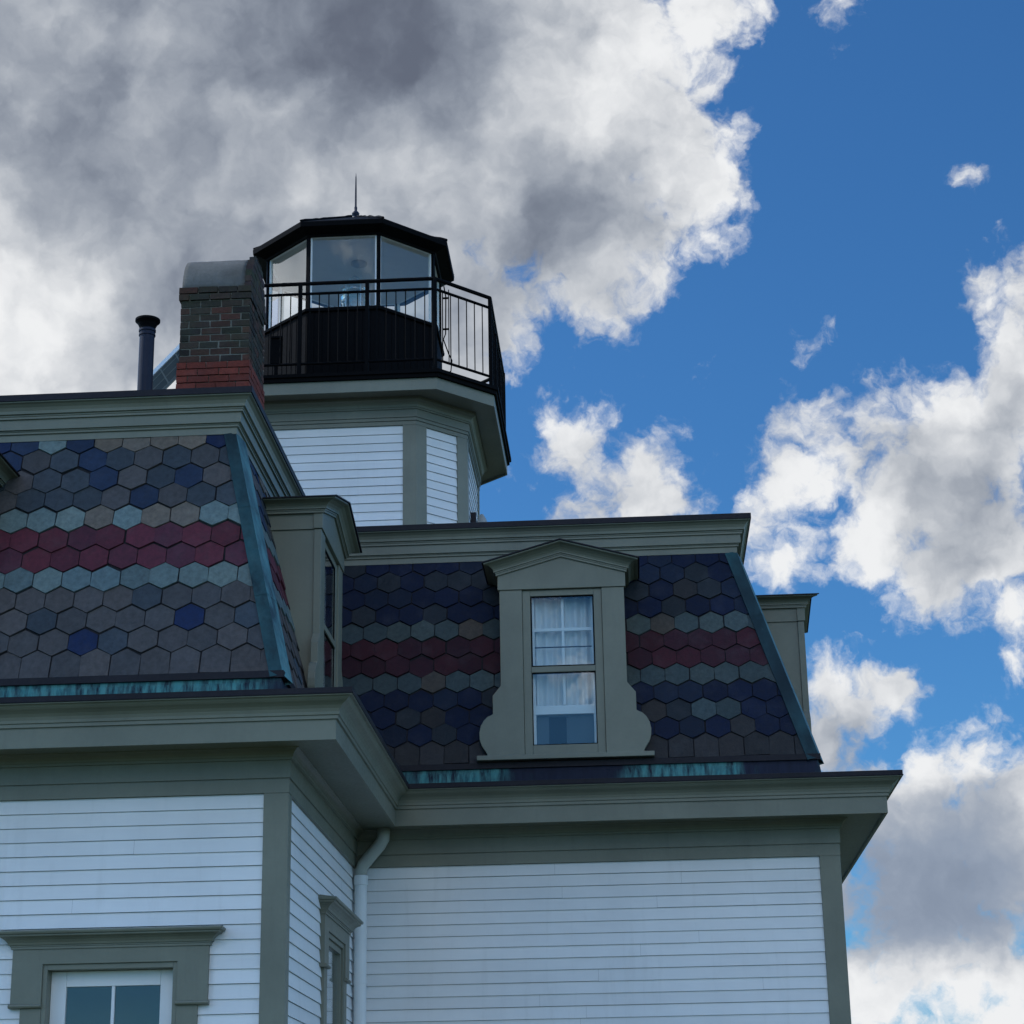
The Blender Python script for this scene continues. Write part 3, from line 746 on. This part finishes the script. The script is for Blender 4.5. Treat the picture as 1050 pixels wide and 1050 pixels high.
for k in range(6):
    a_ = k*PI/3; mb.tube([(TCX+.18*math.cos(a_), TCY+.18*math.sin(a_), LZ-.19), (TCX+.18*math.cos(a_), TCY+.18*math.sin(a_), LZ+.15), (TCX, TCY, LZ+.30)], .007, 6)
mb.build('lens_cage', 'alu', lamp)

# small fittings on the gallery
jb = MB(); jb.box(-3.93, -3.80, 21.22, 21.30, 10.62, 10.95); jb.box(-3.94, -3.79, 21.205, 21.222, 10.93, 10.96); jb.box(-3.885, -3.845, 21.23, 21.27, 10.235, 10.62)
tag(jb.build('junction_box', 'black', origin=(-3.865, 21.26, 10.235), bevel=.006), 'small dark box mounted on the gallery beside the lantern, next to the chimney', 'junction box')
cb = MB()
cx_, cy_ = -1.90, 20.86
cb.tube([(cx_, cy_, 11.33), (cx_+.02, cy_+.01, 11.2), (cx_+.015, cy_+.01, 10.75), (cx_-.01, cy_, 10.68), (cx_+.05, cy_, 10.50), (cx_+.085, cy_, 10.42), (cx_+.07, cy_+.02, 10.30), (cx_-.1, cy_+.1, 10.25)], .007, 8)
cb.tube([(cx_+.05, cy_+.03, 11.30), (cx_+.05, cy_+.03, 10.40)], .006, 6)
for z in (11.18, 10.80): cb.box(cx_-.012, cx_+.050, cy_-.010, cy_+.02, z, z+.012)
tag(cb.build('cable', 'black', origin=(cx_, cy_, 10.25), smooth=False), 'black cable and conduit clipped to the gallery railing at its front corner', 'cable')

# floodlight at the foot of the tower
fl = thing('floodlight', (-1.66, 22.05, 8.6), 'small grey bowl floodlight on a dark box at the foot of the tower', 'floodlight')
mb = MB(); mb.box(-1.725, -1.655, 22.02, 22.10, 7.56, 9.02); mb.build('housing', 'drip', fl, bevel=.006)
mb = MB(); rings = []
for t in range(8):
    a = t/7; r_ = .085*math.cos(a*1.35); rings.append([(-1.585+.0*a+r_*math.cos(k*PI/8), 22.0+r_*math.sin(k*PI/8), 8.78+.20*a) for k in range(16)])
mb.rings(rings, True, True, True); mb.build('lamp_bowl', 'lampgrey', fl, smooth=True)

# ------------------------------------------------------------------ flue pipe, solar panel, downspout
px_, py_ = -4.17, 16.5
vp = thing('flue_pipe', (px_, py_, 7.56), 'dark navy metal flue pipe with a flared top, standing left of the brick chimney', 'flue')
mb = MB(); mb.lathe([(.085, 7.55), (.085, 7.60), (.0665, 7.62), (.0665, 8.935)], px_, py_, 28); mb.build('pipe', 'navy', vp, smooth=False)
mb = MB(); mb.lathe([(.066, 8.925), (.074, 8.93), (.074, 8.945), (.068, 8.95), (.068, 8.965), (.076, 8.97), (.076, 8.99), (.068, 8.995)], px_, py_, 28); mb.build('collar', 'navy', vp)
mb = MB(); mb.lathe([(.068, 8.985), (.072, 9.01), (.088, 9.045), (.104, 9.062), (.111, 9.068), (.111, 9.088), (.098, 9.092), (.06, 9.05)], px_, py_, 28, False, True); mb.build('flared_cap', 'black', vp, smooth=False)

sp = thing('solar_panel', (-4.75, 20.3, 7.56), 'tilted solar panel on an aluminium stand, half hidden behind the brick chimney', 'solar panel')
A = Vector((-5.12, 20.0, 9.90)); Uv = Vector((1, 0, 1.07)).normalized(); Vv = Vector((0, 1, 0)); Nn = Vector((-Uv.z, 0, Uv.x))
def pbox(mb, u0, u1, v0, v1, n0, n1): mb.box(u0, u1, v0, v1, n0, n1, lambda u, v, n: tuple(A+Uv*u+Vv*v+Nn*n))
mb = MB(); pbox(mb, .02, .98, .02, .48, -.004, .004); mb.build('panel', 'pv', sp)
mb = MB()
for a in ((0, 1, -.0, .022), (0, 1, .478, .50), (0, .022, .0225, .4775), (.978, 1, .0225, .4775)): pbox(mb, *a, -.022, .018)
mb.build('frame', 'alu', sp)
mb = MB(); mb.tube([tuple(A+Uv*.05+Vv*.25), (A.x+.035, A.y+.25, 7.57)], .016, 8); mb.tube([tuple(A+Uv*.92+Vv*.25), (A.x+.63, A.y+.25, 7.57)], .016, 8); mb.tube([(A.x+.035, A.y+.24, A.z-.02), (A.x+.63, A.y+.24, A.z-.02)], .011, 8)
mb.build('stand', 'alu', sp)

dx, dy = -2.333, 17.40
ds = thing('downspout', (dx, dy, 0), 'white downspout with a green elbow in the inside corner of the walls', 'downspout')
def sq(cx, cy, z, w, d): return [(cx-w+.012, cy-d, z), (cx+w-.012, cy-d, z), (cx+w, cy-d+.012, z), (cx+w, cy+d-.012, z), (cx+w-.012, cy+d, z), (cx-w+.012, cy+d, z), (cx-w, cy+d-.012, z), (cx-w, cy-d+.012, z)]
mb = MB(); mb.lathe([(.054, .2), (.054, 4.135)], dx, dy, 22); mb.build('pipe', 'pipewhite', ds, smooth=False)
mb = MB(); mb.lathe([(.0545, 4.125), (.062, 4.128), (.062, 4.205), (.058, 4.21), (.05, 4.21)], dx, dy, 22); mb.build('collar', 'pipewhite', ds)
mb = MB(); mb.tube([(dx, dy, 4.19), (dx, dy, 4.25), (dx+.02, dy-.01, 4.30), (dx+.17, dy-.06, 4.46), (dx+.20, dy-.07, 4.51), (dx+.205, dy-.07, 4.60)], [.052, .052, .055, .055, .055, .055], 16); mb.build('elbow', 'elbow', ds, smooth=True)
for z in (3.3, 1.7):
    mb = MB(); mb.lathe([(.0545, z), (.058, z), (.058, z+.03), (.0545, z+.03)], dx, dy, 22, False, False); mb.box(dx-.058, dx-.03, dy-.01, dy+.09, z, z+.03); mb.build('strap', 'pipewhite', ds)

# ------------------------------------------------------------------ camera
RC = ((.9979, -.0355, -.0533), (.0618, .3167, .9465), (-.0167, -.9479, .3183))
Rm = Matrix(RC)
cam = bpy.data.cameras.new('camera'); co_ = bpy.data.objects.new('camera', cam); COL.objects.link(co_)
xa = (Rm @ Vector((1, 0, 0))).normalized(); za = -(Rm @ Vector((0, 0, 1))).normalized(); ya = za.cross(xa)
m4 = Matrix((xa, ya, za)).transposed().to_4x4(); m4.translation = (0, 0, 1.6)
co_.matrix_world = m4
cam.sensor_width = 36; cam.lens = 36*2083/1050; cam.clip_end = 3000; cam.clip_start = .05
sc.camera = co_

# ------------------------------------------------------------------ sun and sky
SUN_EL, SUN_AZ = math.radians(48), math.radians(-80)      # azimuth from +Y towards +X
sd = Vector((math.sin(SUN_AZ)*math.cos(SUN_EL), math.cos(SUN_AZ)*math.cos(SUN_EL), math.sin(SUN_EL)))
sl = bpy.data.lights.new('sun', 'SUN'); sl.energy = 2.2; sl.angle = math.radians(.5); sl.color = (1, .95, .88)
so = bpy.data.objects.new('sun', sl); COL.objects.link(so); so.location = (0, 0, 40); so.rotation_euler = sd.to_track_quat('Z', 'Y').to_euler()

def pdir(px, py): return (Rm @ Vector((px-525, py-525, 2083))).normalized()
PX = 1/2083
wd = bpy.data.worlds.new('World'); sc.world = wd; wd.use_nodes = True
t = NT(wd.node_tree); bg = wd.node_tree.nodes['Background']
STR = .10
sky = t.node('ShaderNodeTexSky', sky_type='NISHITA'); sky.sun_disc = False; sky.sun_elevation = SUN_EL; sky.sun_rotation = SUN_AZ
sky.altitude = 0; sky.air_density = 1.0; sky.dust_density = .25; sky.ozone_density = 2.5
d0 = t.node('ShaderNodeTexCoord').outputs['Generated']
w1 = t.vmath('SUBTRACT', t.noise(d0, 22, 3, .55).outputs['Color'], (.5, .5, .5))
w2 = t.vmath('SUBTRACT', t.noise(d0, 75, 4, .6).outputs['Color'], (.5, .5, .5))
d = t.vmath('ADD', d0, t.vmath('ADD', t.vmath('SCALE', w1, scale=.030), t.vmath('SCALE', w2, scale=.013)))
def field(blobs, k, soft, start):
    acc = None
    for x, y, r in blobs:
        dist = t.vmath('DISTANCE', d, tuple(pdir(x, y)))
        v = t.math('MULTIPLY_ADD', dist, -1/soft, r*PX/soft)
        acc = v if acc is None else t.math('SMOOTH_MAX', acc, v, k)
    return acc
CL = [(60, 60, 300), (360, 40, 300), (60, 330, 300), (330, 305, 215), (560, 40, 150), (590, 180, 130), (660, 120, 100), (720, 15, 58), (712, 85, 48), (702, 205, 68), (620, 288, 60), (528, 316, 40),
      (572, 408, 22), (686, 393, 16), (700, 445, 20), (640, 432, 22), (598, 472, 60), (660, 485, 58), (690, 510, 42), (600, 525, 48), (660, 530, 45),
      (1035, 312, 56), (1065, 390, 80), (842, 432, 50), (905, 438, 58), (868, 475, 52), (960, 470, 100), (840, 490, 58), (910, 530, 78), (1000, 560, 92), (940, 570, 52), (1045, 620, 48), (800, 574, 32), (790, 540, 28),
      (860, 710, 58), (838, 755, 66), (918, 703, 36), (955, 805, 58), (1005, 795, 52), (1060, 805, 66), (900, 840, 70), (950, 890, 95), (1040, 880, 95), (900, 935, 60), (1010, 945, 62), (880, 1005, 48), (918, 1000, 52), (950, 1010, 72), (866, 920, 56), (985, 985, 50), (806, 505, 40), (818, 545, 34), (905, 1045, 60), (980, 1020, 60), (930, 968, 62), (1030, 1000, 60), (1040, 1060, 76),
      (1004, 172, 7), (950, 156, 3), (868, -4, 24), (826, 348, 6), (1045, 682, 20)]
B = field(CL, .25, .030, -1)
# the rest of the heavens, out of the picture: scattered cumulus from noise
o1 = t.noise(d, 2.6, 4, .55).outputs[0]
added_bank = t.rng(t.vmath('DISTANCE', d, tuple(Vector((.12, -.89, .44)).normalized())), .0, .42, 1.6, -1.2)   # unseen cloud added behind the viewer to light the front and its glass
added_bank = t.math('MAXIMUM', added_bank, t.rng(t.vmath('DISTANCE', d, tuple(Vector((-.87, .13, .46)).normalized())), .0, .36, 1.6, -1.2))  # second unseen cloud, added for the lantern panes to reflect
Bout = t.math('MAXIMUM', added_bank, t.math('MULTIPLY', t.math('SUBTRACT', o1, .575), 14.))
fc = t.vmath('DOT_PRODUCT', d0, tuple(pdir(525, 525)))
inside = t.rng(fc, .925, .945, 0, 1, True)
Bm = t.node('ShaderNodeMix', data_type='FLOAT'); t.put(Bm.inputs[0], inside); t.put(Bm.inputs[2], Bout); t.put(Bm.inputs[3], t.math('MINIMUM', B, 1.3)); Bf = Bm.outputs[0]
n1 = t.noise(d, 34, 12, .62).outputs[0]
ld = (pdir(440, 400)-pdir(525, 525)).normalized()
nsA = t.noise(d, 20, 5, .50).outputs[0]
nsB = t.noise(t.vmath('ADD', d, tuple(ld*.014)), 20, 5, .50).outputs[0]
n2 = t.noise(d, 8, 4, .5).outputs[0]
def puff(vec, sc_, det=3.):
    v = t.node('ShaderNodeTexVoronoi', feature='F1', normalize=True)
    t.put(v.inputs['Vector'], vec); v.inputs['Scale'].default_value = sc_; v.inputs['Detail'].default_value = det
    v.inputs['Roughness'].default_value = .5; v.inputs['Lacunarity'].default_value = 2.3
    return v.outputs['Distance']
pA = puff(d, 30, 3.)
lump = t.math('SUBTRACT', .36, pA)
crisp = t.rng(t.vmath('DISTANCE', d, tuple(pdir(140, 230))), 330*PX, 480*PX, .25, 1., True)       # the big cloud overhead is smooth, the cumulus beyond it lumpy
D = t.math('ADD', Bf, t.math('ADD', t.math('MULTIPLY', t.math('SUBTRACT', n1, .5), 2.0), t.math('MULTIPLY', t.math('SUBTRACT', .28, pA), 2.4)))
mask = t.rng(D, -.12, .60, 0, 1, True)
relief = t.math('ADD', t.math('MULTIPLY', t.math('SUBTRACT', nsA, nsB), .95), t.math('ADD', t.math('MULTIPLY', t.math('SUBTRACT', n1, .5), .12), t.math('MULTIPLY', t.math('MULTIPLY', lump, crisp), .35)))
# grey bases: where the cloud stands thick between us and the sun
SH = [(200, 150, 330, .15), (50, 90, 150, .22), (150, 20, 120, .16), (190, 220, 110, .20), (365, 70, 130, .44), (450, 60, 90, .36), (610, 215, 66, .44), (555, 245, 55, .28), (245, 275, 90, .20), (470, 310, 75, .30), (30, 180, 90, .16),
      (190, 95, 45, -.20), (140, 150, 40, -.15), (415, 140, 32, -.25), (280, 120, 40, -.15), (20, 320, 80, -.24), (320, 190, 50, -.10), (530, 90, 60, -.10), (640, 60, 70, -.04), (600, 20, 50, .10), (600, 330, 40, .18), (680, 240, 35, .14), (690, 130, 40, .06),
      (930, 480, 45, .26), (1010, 545, 60, .28), (960, 590, 40, .16), (1030, 440, 40, .14), (880, 470, 40, .10), (625, 480, 40, .06),
      (840, 755, 45, .30), (880, 765, 35, .22), (860, 720, 30, .10), (900, 885, 70, .30), (1000, 890, 66, .28), (900, 945, 55, .26), (1030, 930, 60, .26), (960, 945, 50, .22), (880, 835, 40, .14), (960, 1030, 60, -.20), (900, 1040, 60, -.15), (1000, 790, 50, .08)]
S = None
for x, y, r, w in SH:
    dist = t.vmath('DISTANCE', d, tuple(pdir(x, y)))
    v = t.math('MULTIPLY', t.rng(dist, 0., r*1.9*PX, 1., 0., True), w)
    S = v if S is None else t.math('ADD', S, v)
Sout = t.rng(Bout, .8, 3., 0., .5)
Sm = t.node('ShaderNodeMix', data_type='FLOAT'); t.put(Sm.inputs[0], inside); t.put(Sm.inputs[2], Sout); t.put(Sm.inputs[3], S)
base_sh = t.math('ADD', Sm.outputs[0], t.math('MULTIPLY', t.math('SUBTRACT', n2, .5), .68))
sh = t.math('ADD', t.math('SUBTRACT', base_sh, relief), .10, clamp=True)
ramp = t.node('ShaderNodeValToRGB'); t.put(ramp.inputs[0], sh); ramp.color_ramp.interpolation = 'B_SPLINE'
e = ramp.color_ramp.elements
e[0].position = 0.; e[0].color = (.90, .91, .92, 1); e[1].position = 1.; e[1].color = (.12, .14, .19, 1)
for p_, c_ in ((.2, (.68, .70, .73, 1)), (.42, (.42, .455, .51, 1)), (.65, (.245, .28, .345, 1)), (.85, (.155, .18, .235, 1))):
    q = e.new(p_); q.color = c_
hz = t.rng(t.vmath('DISTANCE', d, tuple(pdir(960, 930))), 60*PX, 260*PX, .55, 0., True)      # far clouds low down, blued by the air
cl_ = t.mix(t.math('MULTIPLY', hz, t.rng(sh, .15, .6)), ramp.outputs[0], (.30, .375, .50, 1))
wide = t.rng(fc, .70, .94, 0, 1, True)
gain = t.rng(wide, 0., 1., 2.8/STR, 1/STR)       # clouds out of view boosted as added fill for the shaded front
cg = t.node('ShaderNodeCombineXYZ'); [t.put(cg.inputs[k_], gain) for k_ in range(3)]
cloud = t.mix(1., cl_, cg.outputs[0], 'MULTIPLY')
skyc = t.mix(1., sky.outputs[0], t.mix(wide, (.80, 1.64, 2.28, 1.), (.36, .79, 1.15, 1.)), 'MULTIPLY')   # blue sky out of view boosted to fill the shaded front, darker within view
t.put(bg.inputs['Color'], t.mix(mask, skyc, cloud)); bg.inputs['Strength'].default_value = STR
wd.cycles.sampling_method = 'MANUAL'; wd.cycles.sample_map_resolution = 1024

sc.view_settings.view_transform = 'Standard'; sc.view_settings.look = 'None'; sc.view_settings.exposure = 0.; sc.view_settings.gamma = 1.
sc.render.engine = 'CYCLES'
sc.cycles.max_bounces = 8; sc.cycles.transparent_max_bounces = 16
